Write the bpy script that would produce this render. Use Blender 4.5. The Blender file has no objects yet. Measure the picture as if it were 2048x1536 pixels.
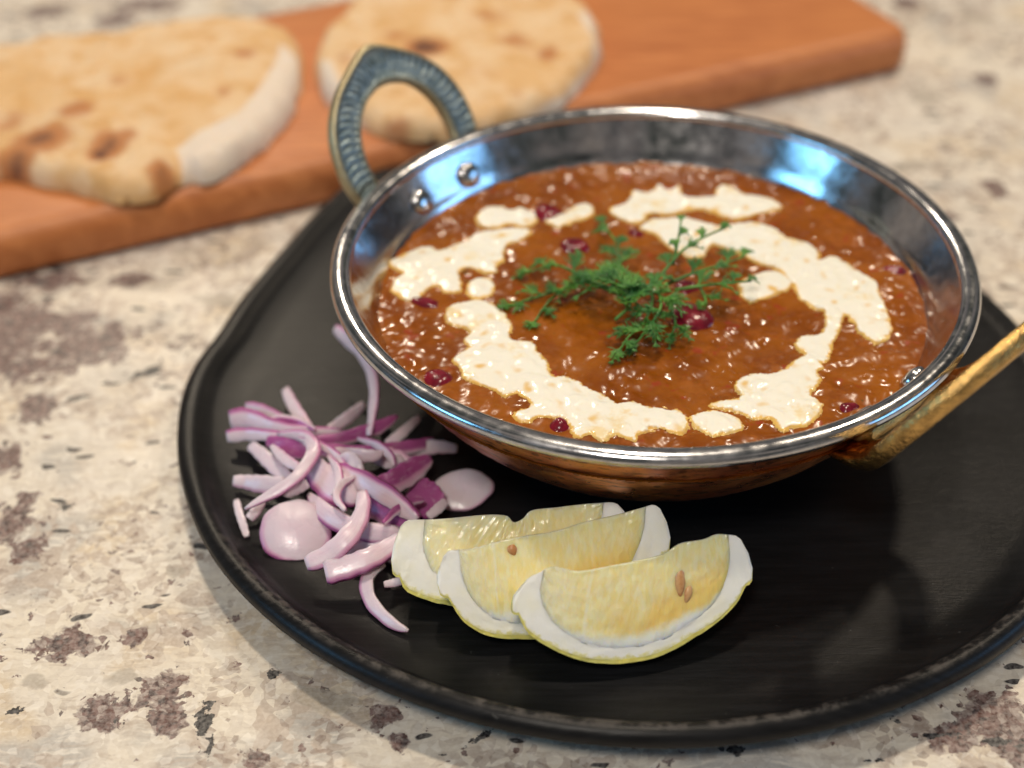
import bpy, math, random
import numpy as np
from mathutils import Vector, Matrix
rng = np.random.default_rng(7); random.seed(7)
S = bpy.context.scene

# ------------------------------------------------------------------ camera
PITCH, ROLL, FPX = math.radians(37.58), math.radians(-0.85), 2958.0
CAM = np.array([-.0419, -.3711, .3017])
def cam_axes():
    cp, sp = math.cos(PITCH), math.sin(PITCH)
    R0 = np.array([1., 0, 0]); U0 = np.array([0, sp, cp]); F0 = np.array([0, cp, -sp])
    c, s = math.cos(ROLL), math.sin(ROLL)
    return c * R0 + s * U0, -s * R0 + c * U0, F0
AR, AU, AF = cam_axes()
cd = bpy.data.cameras.new('camera'); cam = bpy.data.objects.new('camera', cd); S.collection.objects.link(cam)
cam.matrix_world = Matrix(((AR[0], AU[0], -AF[0], CAM[0]), (AR[1], AU[1], -AF[1], CAM[1]), (AR[2], AU[2], -AF[2], CAM[2]), (0, 0, 0, 1)))
cd.sensor_width = 36; cd.lens = 52; cd.clip_start = .01; cd.clip_end = 50
cd.dof.use_dof = True; cd.dof.focus_distance = .392; cd.dof.aperture_fstop = 6.0; cd.dof.aperture_blades = 0
S.camera = cam

# ------------------------------------------------------------------ room light
w = bpy.data.worlds.new('World'); S.world = w; w.use_nodes = True
bg = w.node_tree.nodes['Background']; bg.inputs[1].default_value = .55
# an indoor room seen only in reflections: dim walls and furniture, no bright patches
_tc = w.node_tree.nodes.new('ShaderNodeTexCoord'); _nz = w.node_tree.nodes.new('ShaderNodeTexNoise'); _rp = w.node_tree.nodes.new('ShaderNodeValToRGB')
w.node_tree.links.new(_tc.outputs['Generated'], _nz.inputs['Vector']); _nz.inputs['Scale'].default_value = 3.2; _nz.inputs['Detail'].default_value = 2
w.node_tree.links.new(_nz.outputs[0], _rp.inputs[0]); w.node_tree.links.new(_rp.outputs[0], bg.inputs[0])
for _p, _c in ((.36, (.05, .05, .055, 1)), (.46, (.10, .12, .10, 1)), (.54, (.26, .24, .24, 1)), (.64, (.55, .47, .40, 1))):
    _e = _rp.color_ramp.elements.new(_p); _e.color = _c
_rp.color_ramp.elements[0].color = (.04, .04, .05, 1); _rp.color_ramp.elements[-1].color = (.6, .52, .45, 1)
def area(name, loc, target, size, power, col, size_y=None, shape='RECTANGLE'):
    l = bpy.data.lights.new(name, 'AREA'); l.shape = shape; l.size = size
    if size_y: l.size_y = size_y
    l.energy = power; l.color = col
    o = bpy.data.objects.new(name, l); S.collection.objects.link(o); o.location = loc
    o.rotation_euler = (Vector(target) - Vector(loc)).to_track_quat('-Z', 'Y').to_euler()
    return o
area('ceiling_or_fill_lamp', (.02, .22, 1.75), (0, 0, .03), .13, 13, (1, .86, .68), shape='DISK')
area('ceiling_or_fill_lamp', (.75, .95, 1.6), (0, 0, .03), .14, 9, (1, .84, .64), shape='DISK')
area('ceiling_or_fill_lamp', (-.55, 1.5, 1.25), (0, 0, .03), .12, 8, (1, .85, .66), shape='DISK')
area('ceiling_or_fill_lamp', (-.30, -1.05, 1.55), (0, 0, .03), .30, 13.5, (1, .91, .80), shape='DISK')  # unseen fill behind the camera, added to brighten the lemon faces
area('window_light', (-1.45, -.50, .62), (0, 0, .03), .55, 4.5, (.20, .58, 1.0), size_y=.34)
area('window_light', (1.45, -.20, .52), (0, 0, .03), .75, 3.3, (.24, .56, 1.0), size_y=.30)
S.view_settings.view_transform = 'Standard'; S.view_settings.look = 'None'
S.view_settings.exposure = 0.0; S.view_settings.gamma = 1
S.cycles.use_denoising = True

# ------------------------------------------------------------------ helpers
def at(p, z):
    """world points where the sight lines of photo pixels meet the level z"""
    p = np.array(p, float).reshape(-1, 2)
    d = (p[:, :1] - 1024) * AR + (768 - p[:, 1:]) * AU + FPX * AF
    z = np.broadcast_to(np.asarray(z, float), (len(p),))
    return CAM + d * ((z - CAM[2]) / d[:, 2])[:, None]
def at_plane(p, O, n):
    p = np.array(p, float).reshape(-1, 2)
    d = (p[:, :1] - 1024) * AR + (768 - p[:, 1:]) * AU + FPX * AF
    return CAM + d * (((O - CAM) @ n) / (d @ n))[:, None]
def crop(pts, s, o): return [(o[0] + a / s, o[1] + b / s) for a, b in pts]
def nrm(v): v = np.asarray(v, float); return v / max(np.linalg.norm(v), 1e-12)
def tag(o, label=None, cat=None, group=None, kind=None):
    if label: o['label'] = label
    if cat: o['category'] = cat
    if group: o['group'] = group
    if kind: o['kind'] = kind
    return o
def empty(name, loc, **k):
    o = bpy.data.objects.new(name, None); o.empty_display_size = .01; o.location = loc; S.collection.objects.link(o)
    return tag(o, **k)
def mesh(name, V, F, mat, parent=None, smooth=True, attrs=None):
    me = bpy.data.meshes.new(name); V = np.asarray(V, float)
    if parent is not None: V = V - np.array(parent.location)
    if isinstance(F, np.ndarray) and F.shape[1] == 4:
        n = len(F); me.vertices.add(len(V)); me.vertices.foreach_set('co', V.ravel())
        me.loops.add(4 * n); me.loops.foreach_set('vertex_index', F.ravel().astype(np.int32))
        me.polygons.add(n); me.polygons.foreach_set('loop_start', np.arange(0, 4 * n, 4, dtype=np.int32)); me.update(calc_edges=True)
    else:
        me.from_pydata([tuple(v) for v in V], [], [tuple(f) for f in F])
    me.validate(); 
    if smooth: me.polygons.foreach_set('use_smooth', [True] * len(me.polygons))
    for k, a in (attrs or {}).items():
        a = np.asarray(a, float)
        if a.ndim == 1: at_ = me.attributes.new(k, 'FLOAT', 'POINT'); at_.data.foreach_set('value', a)
        else:
            at_ = me.attributes.new(k, 'FLOAT_COLOR', 'POINT'); b = np.ones((len(a), 4)); b[:, :3] = a; at_.data.foreach_set('color', b.ravel())
    me.materials.append(mat)
    o = bpy.data.objects.new(name, me); S.collection.objects.link(o)
    if parent is not None: o.parent = parent
    return o
def grid_mesh(name, X, Y, Z, mask, mat, parent=None, attrs=None):
    idx = -np.ones(mask.shape, int); idx[mask] = np.arange(mask.sum())
    q = np.stack([idx[:-1, :-1], idx[:-1, 1:], idx[1:, 1:], idx[1:, :-1]], -1).reshape(-1, 4)
    q = q[(q >= 0).all(1)]
    V = np.stack([X[mask], Y[mask], Z[mask]], 1)
    return mesh(name, V, q, mat, parent, attrs={k: a[mask] for k, a in (attrs or {}).items()})
def grf(shape, cell, lo, hi, seed):
    """smooth random field, features between lo and hi metres, unit variance"""
    r = np.random.default_rng(seed); n = r.standard_normal(shape)
    fy = np.fft.fftfreq(shape[0], cell)[:, None]; fx = np.fft.fftfreq(shape[1], cell)[None]
    k = np.hypot(fx, fy); f = np.exp(-(k * lo) ** 2 * 2) - np.exp(-(k * hi) ** 2 * 2)
    o = np.fft.ifft2(np.fft.fft2(n) * f).real
    return o / o.std()
def sdf(poly, X, Y):
    """signed distance, positive inside"""
    P = np.asarray(poly)[:, :2]; x, y = X.ravel(), Y.ravel(); d = np.full(x.shape, 1e9); ins = np.zeros(x.shape, bool)
    for a, b in zip(P, np.roll(P, -1, 0)):
        e = b - a; t = np.clip(((x - a[0]) * e[0] + (y - a[1]) * e[1]) / (e @ e + 1e-18), 0, 1)
        d = np.minimum(d, np.hypot(x - a[0] - t * e[0], y - a[1] - t * e[1]))
        c = (a[1] > y) != (b[1] > y)
        ins ^= c & (x < (b[0] - a[0]) * (y - a[1]) / (b[1] - a[1] + 1e-18) + a[0])
    return np.where(ins, d, -d).reshape(X.shape)
def catmull(P, n):
    P = np.asarray(P, float); Q = np.vstack([2 * P[0] - P[1], P, 2 * P[-1] - P[-2]])
    t = np.linspace(0, len(P) - 1 - 1e-9, n); i = t.astype(int); u = (t - i)[:, None]
    a, b, c, d = Q[i], Q[i + 1], Q[i + 2], Q[i + 3]
    return .5 * (2 * b + (c - a) * u + (2 * a - 5 * b + 4 * c - d) * u ** 2 + (3 * b - a - 3 * c + d) * u ** 3)
def loop_catmull(P, n):
    P = np.asarray(P, float); m = len(P); t = np.linspace(0, m, n, endpoint=False); i = t.astype(int); u = (t - i)[:, None]
    a, b, c, d = P[(i - 1) % m], P[i % m], P[(i + 1) % m], P[(i + 2) % m]
    return .5 * (2 * b + (c - a) * u + (2 * a - 5 * b + 4 * c - d) * u ** 2 + (3 * b - a - 3 * c + d) * u ** 3)
def lathe(profile, n=160, centre=(0, 0)):
    V = []; F = []; m = len(profile)
    for i in range(n):
        a = 2 * math.pi * i / n
        for r, z in profile: V.append((centre[0] + r * math.cos(a), centre[1] + r * math.sin(a), z))
    for i in range(n):
        for j in range(m - 1):
            F.append((i * m + j, ((i + 1) % n) * m + j, ((i + 1) % n) * m + j + 1, i * m + j + 1))
    return np.array(V), np.array(F)
def ss(x, a, b): t = np.clip((x - a) / (b - a), 0, 1); return t * t * (3 - 2 * t)
def tube(P, rad, k=8, flat=1.0):
    """swept tube with end caps; returns V,F"""
    P = np.asarray(P, float); n = len(P); rad = np.broadcast_to(rad, (n,)); V = []; F = []
    up = np.array([0, 0, 1.])
    for i in range(n):
        T = nrm(P[min(i + 1, n - 1)] - P[max(i - 1, 0)]); B = nrm(np.cross(T, up) if abs(T @ up) < .98 else np.cross(T, [1, 0, 0])); N = np.cross(B, T)
        for j in range(k):
            a = 2 * math.pi * j / k; V.append(P[i] + rad[i] * (math.cos(a) * B + flat * math.sin(a) * N))
    for i in range(n - 1):
        for j in range(k): F.append((i * k + j, i * k + (j + 1) % k, (i + 1) * k + (j + 1) % k, (i + 1) * k + j))
    F.append(tuple(range(k - 1, -1, -1))); F.append(tuple((n - 1) * k + j for j in range(k)))
    return V, F
class NT:
    def __init__(s, name):
        s.m = bpy.data.materials.new(name); s.m.use_nodes = True; s.t = s.m.node_tree; s.b = s.t.nodes['Principled BSDF']
        s.tc = s.t.nodes.new('ShaderNodeTexCoord')
        g = s.t.nodes.new('ShaderNodeNewGeometry'); s.pos = g.outputs['Position']   # world position: every piece its own grain
    def n(s, typ, **k):
        o = s.t.nodes.new(typ)
        for a, v in k.items(): setattr(o, a, v)
        return o
    def link(s, a, b): s.t.links.new(a, b)
    def put(s, sock, v):
        if hasattr(v, 'is_output') or isinstance(v, bpy.types.NodeSocket): s.link(v, sock)
        else: sock.default_value = v
    def map(s, scale=(1, 1, 1), rot=(0, 0, 0), loc=(0, 0, 0)):
        m = s.n('ShaderNodeMapping'); s.link(s.pos, m.inputs[0]); m.inputs['Scale'].default_value = scale; m.inputs['Rotation'].default_value = rot; m.inputs['Location'].default_value = loc
        return m.outputs[0]
    def noise(s, scale, detail=3, rough=.5, dist=0, vec=None, color=False):
        o = s.n('ShaderNodeTexNoise'); s.link(vec if vec is not None else s.pos, o.inputs['Vector'])
        o.inputs['Scale'].default_value = scale; o.inputs['Detail'].default_value = detail; o.inputs['Roughness'].default_value = rough; o.inputs['Distortion'].default_value = dist
        return o.outputs['Color' if color else 0]
    def vor(s, scale, feature='F1', vec=None, out='Distance', rnd=1):
        o = s.n('ShaderNodeTexVoronoi', feature=feature); s.link(vec if vec is not None else s.pos, o.inputs['Vector']); o.inputs['Scale'].default_value = scale; o.inputs['Randomness'].default_value = rnd
        return o.outputs[out]
    def ramp(s, v, a, b, lo=0., hi=1.):
        o = s.n('ShaderNodeMapRange', interpolation_type='SMOOTHSTEP'); s.put(o.inputs[0], v)
        for i, x in zip((1, 2, 3, 4), (a, b, lo, hi)): o.inputs[i].default_value = x
        return o.outputs[0]
    def math(s, op, a, b=0.): o = s.n('ShaderNodeMath', operation=op); s.put(o.inputs[0], a); s.put(o.inputs[1], b); return o.outputs[0]
    def mix(s, f, a, b):
        o = s.n('ShaderNodeMix', data_type='RGBA'); s.put(o.inputs[0], f)
        for i, v in ((6, a), (7, b)): s.put(o.inputs[i], v if not isinstance(v, tuple) else (*v[:3], 1))
        return o.outputs[2]
    def attr(s, name, out='Fac'): o = s.n('ShaderNodeAttribute', attribute_name=name); return o.outputs[out]
    def sep(s, v): o = s.n('ShaderNodeSeparateColor'); s.link(v, o.inputs[0]); return o.outputs
    def bump(s, h, strength=.3, dist=.001, prev=None):
        o = s.n('ShaderNodeBump'); s.link(h, o.inputs['Height']); o.inputs['Strength'].default_value = strength; o.inputs['Distance'].default_value = dist
        if prev is not None: s.link(prev, o.inputs['Normal'])
        return o.outputs[0]
    def set(s, **k):
        names = dict(col='Base Color', rough='Roughness', metal='Metallic', normal='Normal', sss='Subsurface Weight', sr='Subsurface Radius', ssc='Subsurface Scale', coat='Coat Weight', cr='Coat Roughness', spec='Specular IOR Level', trans='Transmission Weight', ior='IOR', sheen='Sheen Weight', aniso='Anisotropic')
        for a, v in k.items():
            if isinstance(v, tuple) and a == 'col': v = (*v[:3], 1)
            s.put(s.b.inputs[names[a]], v)
        return s.m

# ------------------------------------------------------------------ materials
def m_granite():
    t = NT('granite')
    warp = t.noise(38, 3, .6, color=True)
    vadd = t.n('ShaderNodeVectorMath', operation='MULTIPLY_ADD'); t.link(warp, vadd.inputs[0]); vadd.inputs[1].default_value = (.012, .012, 0); t.link(t.pos, vadd.inputs[2]); wp = vadd.outputs[0]
    st = t.sep(t.attr('stain', 'Color'))
    fib = t.n('ShaderNodeMapping'); t.link(wp, fib.inputs[0]); fib.inputs['Rotation'].default_value = (0, 0, .45); fib.inputs['Scale'].default_value = (1, 5, 1)
    f1 = t.noise(90, 4, .65, vec=fib.outputs[0])
    c = t.mix(t.ramp(t.noise(14, 4, .6), .38, .62), (.72, .64, .52), (.66, .60, .52))
    c = t.mix(t.ramp(t.noise(30, 3, .5, vec=wp), .50, .66), c, (.62, .50, .35))       # honey
    c = t.mix(t.ramp(t.noise(26, 3, .5, vec=t.map(loc=(4, 2, 1))), .55, .66), c, (.45, .42, .38))  # grey quartz
    c = t.mix(t.ramp(f1, .5, .64, 0, .65), c, (.80, .73, .62))
    c = t.mix(t.ramp(f1, .46, .34, 0, .55), c, (.46, .37, .29))
    # translucent tan crystals: single voronoi cells picked at random
    cellc = t.sep(t.vor(260, vec=wp, out='Color')); cl = t.noise(24, 2, .5, vec=t.map(loc=(7, 3, 0)))
    pick = t.math('MULTIPLY', t.ramp(cellc[0], .60, .64), t.ramp(cl, .42, .52))
    c = t.mix(t.math('MULTIPLY', pick, .75), c, (.44, .35, .28))
    cell2 = t.sep(t.vor(420, vec=wp, out='Color'))
    pick2 = t.math('MULTIPLY', t.ramp(cell2[1], .80, .84), t.ramp(cl, .40, .60))
    c = t.mix(t.math('MULTIPLY', pick2, .6), c, (.20, .13, .10))
    cell3 = t.sep(t.vor(520, vec=wp, out='Color')); c = t.mix(t.ramp(cell3[0], .1, .9, 0, .22), c, (.40, .34, .29)); c = t.mix(t.ramp(cell3[1], .6, 1., 0, .35), c, (.88, .83, .75))
    pepper = t.math('ADD', t.ramp(t.noise(17, 3, .6, vec=t.map(loc=(9, 4, 2))), .48, .66, 0, .5), t.math('MULTIPLY', t.math('SUBTRACT', t.noise(190, 4, .65, vec=wp), .5), 2.0)); c = t.mix(t.ramp(pepper, .56, .64, 0, .85), c, (.12, .075, .065))
    # placed clusters
    br = t.math('ADD', st[0], t.math('MULTIPLY', t.math('SUBTRACT', t.noise(150, 4, .6, vec=wp), .5), 2.4))
    gr = t.noise(420, 3, .6); c = t.mix(t.ramp(br, .38, .56, 0, .85), c, t.mix(t.ramp(gr, .38, .6), (.11, .06, .055), (.31, .24, .215)))
    cellb = t.sep(t.vor(480, vec=wp, out='Color'))
    br2 = t.math('ADD', br, t.math('MULTIPLY', t.math('SUBTRACT', cellb[2], .5), .9))
    c = t.mix(t.ramp(br2, .60, .66, 0, .95), c, t.mix(t.ramp(gr, .4, .62), t.mix(cellb[0], (.10, .035, .026), (.04, .026, .028)), (.20, .12, .105)))
    bl = t.math('ADD', st[1], t.math('MULTIPLY', t.math('SUBTRACT', t.noise(150, 4, .7, vec=wp), .5), 2.2))
    c = t.mix(t.ramp(bl, .62, .68), c, (.016, .014, .016))
    tn = t.math('ADD', t.math('MULTIPLY', st[2], .7), t.math('MULTIPLY', t.math('SUBTRACT', t.noise(60, 3, .6, vec=wp), .5), 1.6))
    c = t.mix(t.ramp(tn, .5, .7, 0, .7), c, (.36, .31, .25))
    # scattered black flakes, rare
    fl = t.n('ShaderNodeMapping'); t.link(wp, fl.inputs[0]); fl.inputs['Rotation'].default_value = (0, 0, -.5); fl.inputs['Scale'].default_value = (1, 3, 1)
    cf = t.sep(t.vor(120, vec=fl.outputs[0], out='Color')); cd_ = t.vor(120, vec=fl.outputs[0])
    fm = t.math('MULTIPLY', t.ramp(cf[0], .94, .95), t.ramp(cd_, .42, .34)); c = t.mix(fm, c, (.03, .025, .025))
    c = t.mix(t.ramp(t.noise(900, 2, .5), .3, .7, 0, .16), c, (.9, .85, .78))
    return t.set(col=c, rough=t.ramp(t.noise(60, 3), .3, .7, .34, .48), spec=.30)
def m_platter():
    t = NT('black_platter')
    br = t.noise(60, 4, .6, vec=t.map((1, 14, 1), (0, 0, .62)))
    sc = t.noise(190, 4, .6, vec=t.map((1, 16, 1), (0, 0, .62)))
    c = t.mix(t.ramp(br, .35, .7), (.007, .007, .0075), (.012, .012, .013))
    wear = t.attr('wear'); wm = t.math('MULTIPLY', wear, t.ramp(t.noise(260, 5, .7), .45, .62))
    c = t.mix(t.math('MULTIPLY', wm, .45), c, (.13, .115, .105))
    spots = t.ramp(t.noise(420, 3, .6), .72, .76); c = t.mix(t.math('MULTIPLY', spots, .5), c, (.10, .10, .095))
    sl = t.ramp(t.noise(75, 4, .7, vec=t.map((1, 22, 1), (0, 0, .5))), .30, .20); c = t.mix(t.math('MULTIPLY', sl, .6), c, (.004, .004, .004))
    r = t.math('ADD', t.ramp(t.noise(45, 4, .6), .3, .7, .30, .35), t.math('MULTIPLY', wm, .12))
    return t.set(col=c, rough=r, spec=.18, normal=t.bump(sc, .16, .0005, t.bump(t.noise(420, 3, .6), .08, .0005)))
def m_steel(rough=.13, name='polished_steel', tint=(.60, .60, .62)):
    t = NT(name)
    b = t.bump(t.noise(500, 3, .6, vec=t.map((1, 1, 3))), .05, .0003, t.bump(t.noise(45, 2), .15, .0012))
    return t.set(col=t.mix(t.ramp(t.noise(300, 4, .7), .35, .7), tint, tuple(x * .8 for x in tint)), metal=1., rough=t.ramp(t.noise(200, 4, .6), .3, .7, rough * .7, rough * 1.6), normal=b)
def m_copper():
    t = NT('hammered_copper')
    b = t.bump(t.vor(95, 'SMOOTH_F1'), .5, .0016, t.bump(t.noise(240, 4, .6, vec=t.map((1, 1, 7))), .16, .0008))
    c = t.mix(t.ramp(t.noise(35, 4, .6), .4, .62), (.80, .36, .13), (.55, .19, .10))
    c = t.mix(t.ramp(t.noise(150, 4, .7, vec=t.map((1, 1, 4))), .5, .66, 0, .85), c, (.16, .075, .04))
    c = t.mix(t.ramp(t.vor(150), .2, .12, 0, .6), c, (.10, .05, .035))
    return t.set(col=c, metal=.82, rough=t.ramp(t.noise(130, 4), .3, .7, .26, .46), normal=b)
def m_brass(dull):
    t = NT('aged_brass_window_tint' if dull else 'bright_brass')
    g = t.attr('groove')
    if dull:
        c = t.mix(t.ramp(t.noise(260, 4, .6), .35, .65), (.42, .50, .50), (.20, .27, .29))  # blue cast of the window light put into the brass colour
        c = t.mix(t.ramp(g, .35, .9), c, (.46, .38, .22))
        c = t.mix(t.ramp(t.noise(420, 3, .7), .60, .70, 0, .7), c, (.10, .09, .06)); c = t.mix(t.math('MULTIPLY', t.attr('dark'), .75), c, (.08, .085, .07))
        return t.set(col=c, metal=.8, rough=.40, normal=t.bump(t.noise(420, 4, .65), .6, .0010))
    c = t.mix(t.ramp(t.noise(220, 4, .6), .4, .7), (.66, .42, .15), (.38, .24, .09))
    return t.set(col=c, metal=1., rough=.26, normal=t.bump(t.noise(380, 4, .7), .65, .0012, t.bump(t.noise(90, 2), .5, .002)))
def m_curry():
    t = NT('bean_curry')
    c = t.mix(t.ramp(t.noise(55, 5, .6), .35, .68), (.20, .048, .003), (.30, .088, .006))
    c = t.mix(t.ramp(t.noise(230, 4, .6), .5, .72, 0, .65), c, (.34, .10, .014))
    c = t.mix(t.ramp(t.noise(120, 3, .6, vec=t.map(loc=(3, 1, 0))), .60, .70, 0, .7), c, (.30, .035, .016))
    c = t.mix(t.ramp(t.noise(170, 3, .7, vec=t.map(loc=(1, 5, 0))), .68, .74, 0, .7), c, (.07, .06, .01))
    c = t.mix(t.attr('oil'), c, (.33, .11, .012))
    b = t.bump(t.noise(420, 2, .5), .03, .0005, t.bump(t.noise(150, 2, .5), .09, .0009))
    return t.set(col=c, rough=t.ramp(t.noise(90, 3), .35, .65, .14, .26), sss=.10, sr=(1, .35, .1), ssc=.0018, normal=b, spec=.42)
def m_cream():
    t = NT('cream')
    th = t.attr('thick'); k = t.math('ADD', th, t.math('MULTIPLY', t.math('SUBTRACT', t.noise(150, 3, .55), .5), .6))
    c = t.mix(t.ramp(k, .16, .62), (.74, .46, .12), (.85, .82, .72))
    c = t.mix(t.ramp(t.noise(65, 4, .7, vec=t.map(loc=(2, 9, 0))), .54, .68, 0, .65), c, (.80, .60, .26))
    return t.set(col=c, rough=t.ramp(t.noise(120, 3), .35, .65, .12, .26), sss=.25, sr=(1, .8, .5), ssc=.002, normal=t.bump(t.noise(90, 2, .5), .10, .0014), spec=.45)
def m_bean():
    t = NT('kidney_bean_skin')
    return t.set(col=t.mix(t.ramp(t.noise(260, 3), .35, .7), (.20, .008, .022), (.10, .005, .014)), rough=.2, sss=.1, sr=(1, .2, .2), ssc=.002, normal=t.bump(t.noise(300, 3), .3, .0008))
def m_dill(pale=False):
    t = NT('dill_green')
    return t.set(col=t.mix(t.ramp(t.noise(160, 3), .35, .7), (.03, .14, .022), (.12, .31, .045)), rough=.42, sss=.15, sr=(.3, 1, .2), ssc=.001)
def m_onion():
    t = NT('red_onion')
    s = t.attr('skin'); vein = t.noise(1.0, 3, .6, vec=t.attr('uvw', 'Vector'))
    k = t.math('ADD', s, t.math('MULTIPLY', t.math('SUBTRACT', vein, .5), .28))
    c = t.mix(t.ramp(k, .10, .52), (.80, .65, .72), (.72, .38, .55))
    c = t.mix(t.ramp(k, .45, .95), c, (.40, .09, .28)); c = t.mix(t.ramp(vein, .52, .68, 0, .35), c, (.66, .50, .60))
    return t.set(col=c, rough=t.ramp(t.noise(150, 3), .35, .65, .22, .40), sss=.45, sr=(1, .7, .8), ssc=.003, spec=.5, normal=t.bump(t.noise(500, 3, .6), .18, .0005))
def m_lemon(part):
    t = NT('lemon_' + part)
    if part == 'pulp':
        s = t.attr('depth'); v = t.attr('ves', 'Vector'); zc = t.n('ShaderNodeSeparateXYZ'); t.link(v, zc.inputs[0]); X_, Y_ = zc.outputs[0], zc.outputs[1]
        ves = t.noise(1.6, 2, .5, vec=v, dist=.3); big = t.noise(.22, 2, .5, vec=v)
        sac = t.n('ShaderNodeTexVoronoi', feature='SMOOTH_F1'); t.link(v, sac.inputs['Vector']); sac.inputs['Scale'].default_value = 1.5; sac = sac.outputs['Distance']
        c = t.mix(t.ramp(ves, .3, .7), (.91, .79, .38), (.93, .85, .54))
        deep = t.math('MULTIPLY', t.ramp(X_, 7, 13), t.ramp(s, .30, .75)); deep = t.math('MULTIPLY', deep, t.ramp(big, .36, .58))
        c = t.mix(t.math('MULTIPLY', deep, .85), c, (.90, .65, .19))
        c = t.mix(t.ramp(X_, 7, 4, 0, .45), c, (.90, .86, .66))
        seg = t.ramp(t.math('ABSOLUTE', t.math('SUBTRACT', t.math('ADD', X_, t.math('MULTIPLY', big, 3.)), 8.2)), .30, .10, 0, .55); c = t.mix(seg, c, (.93, .88, .70))
        c = t.mix(t.ramp(t.math('ADD', s, t.math('MULTIPLY', t.math('SUBTRACT', t.noise(240, 3, .6), .5), .16)), .84, .99), c, (.95, .92, .80))
        return t.set(col=c, rough=t.ramp(ves, .35, .65, .06, .16), sss=1., sr=(1, .85, .5), ssc=.0028, spec=.6, normal=t.bump(sac, .34, .0014, t.bump(t.noise(2.6, 3, .6, vec=v), .22, .0010)))
    if part == 'pith':
        e = t.attr('edge'); k = t.math('ADD', e, t.math('MULTIPLY', t.math('SUBTRACT', t.noise(650, 3, .6), .5), .9))
        c = t.mix(t.ramp(k, .80, 1.15), (.96, .94, .86), (.80, .74, .32))
        c = t.mix(t.ramp(t.noise(45, 3, .6), .45, .7, 0, .5), c, (.90, .83, .58))
        return t.set(col=c, rough=.34, sss=.5, sr=(1, .95, .8), ssc=.0012, normal=t.bump(t.noise(330, 3, .5), .25, .0010))
    if part == 'peel':
        c = t.mix(t.ramp(t.noise(160, 3), .35, .7), (.74, .64, .16), (.64, .60, .18))
        return t.set(col=c, rough=.28, sss=.2, sr=(1, .8, .2), ssc=.002, normal=t.bump(t.vor(620, 'SMOOTH_F1'), .6, .0008))
    c = t.mix(t.ramp(t.noise(300, 3), .4, .6), (.50, .22, .08), (.62, .36, .16))
    return t.set(col=c, rough=.3)
def m_wood():
    t = NT('board_wood'); A = -.412
    g = t.noise(30, 5, .6, vec=t.map((1, 9, 3), (0, 0, A)), dist=.6); g2 = t.noise(150, 4, .7, vec=t.map((1, 24, 3), (0, 0, A)))
    c = t.mix(t.ramp(g, .32, .68), (.60, .225, .078), (.43, .138, .044))
    c = t.mix(t.ramp(g2, .5, .75, 0, .5), c, (.22, .07, .025))
    c = t.mix(t.ramp(t.noise(9, 2), .35, .65, 0, .5), c, (.55, .20, .06))
    return t.set(col=c, rough=.42, normal=t.bump(g2, .12, .0006), spec=.4)
def m_naan():
    t = NT('naan_bread')
    a = t.sep(t.attr('bake', 'Color'))
    c = t.mix(t.ramp(t.noise(42, 4, .6), .36, .66), (.74, .53, .32), (.68, .42, .19))
    c = t.mix(t.ramp(t.noise(70, 4, .6, vec=t.map(loc=(3, 3, 3))), .46, .64, 0, .7), c, (.60, .32, .10))
    w_ = t.math('ADD', a[1], t.math('MULTIPLY', t.math('SUBTRACT', t.noise(60, 3), .5), .3)); c = t.mix(t.ramp(w_, .3, .8, 0, .9), c, (.74, .64, .54))
    k = t.math('ADD', a[0], t.math('MULTIPLY', t.math('SUBTRACT', t.noise(70, 3, .6), .5), .7))
    c = t.mix(t.ramp(k, .16, .60, 0, .9), c, (.44, .16, .045)); c = t.mix(t.ramp(k, .62, 1.0, 0, .85), c, (.10, .035, .02))
    return t.set(col=c, rough=.75, sss=.1, sr=(1, .6, .3), ssc=.003, normal=t.bump(t.noise(160, 3, .5), .15, .0012))
GRANITE, PLATTER, STEEL, LINER, COPPER = m_granite(), m_platter(), m_steel(.17), m_steel(.15, 'steel_lining', (.56, .55, .56)), m_copper()
BR_D, BR_B, CURRY, CREAM, BEAN, DILL, ONION = m_brass(True), m_brass(False), m_curry(), m_cream(), m_bean(), m_dill(), m_onion()
PULP, PITH, PEEL, SEED, WOOD, NAAN = m_lemon('pulp'), m_lemon('pith'), m_lemon('peel'), m_lemon('seed'), m_wood(), m_naan()

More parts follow.
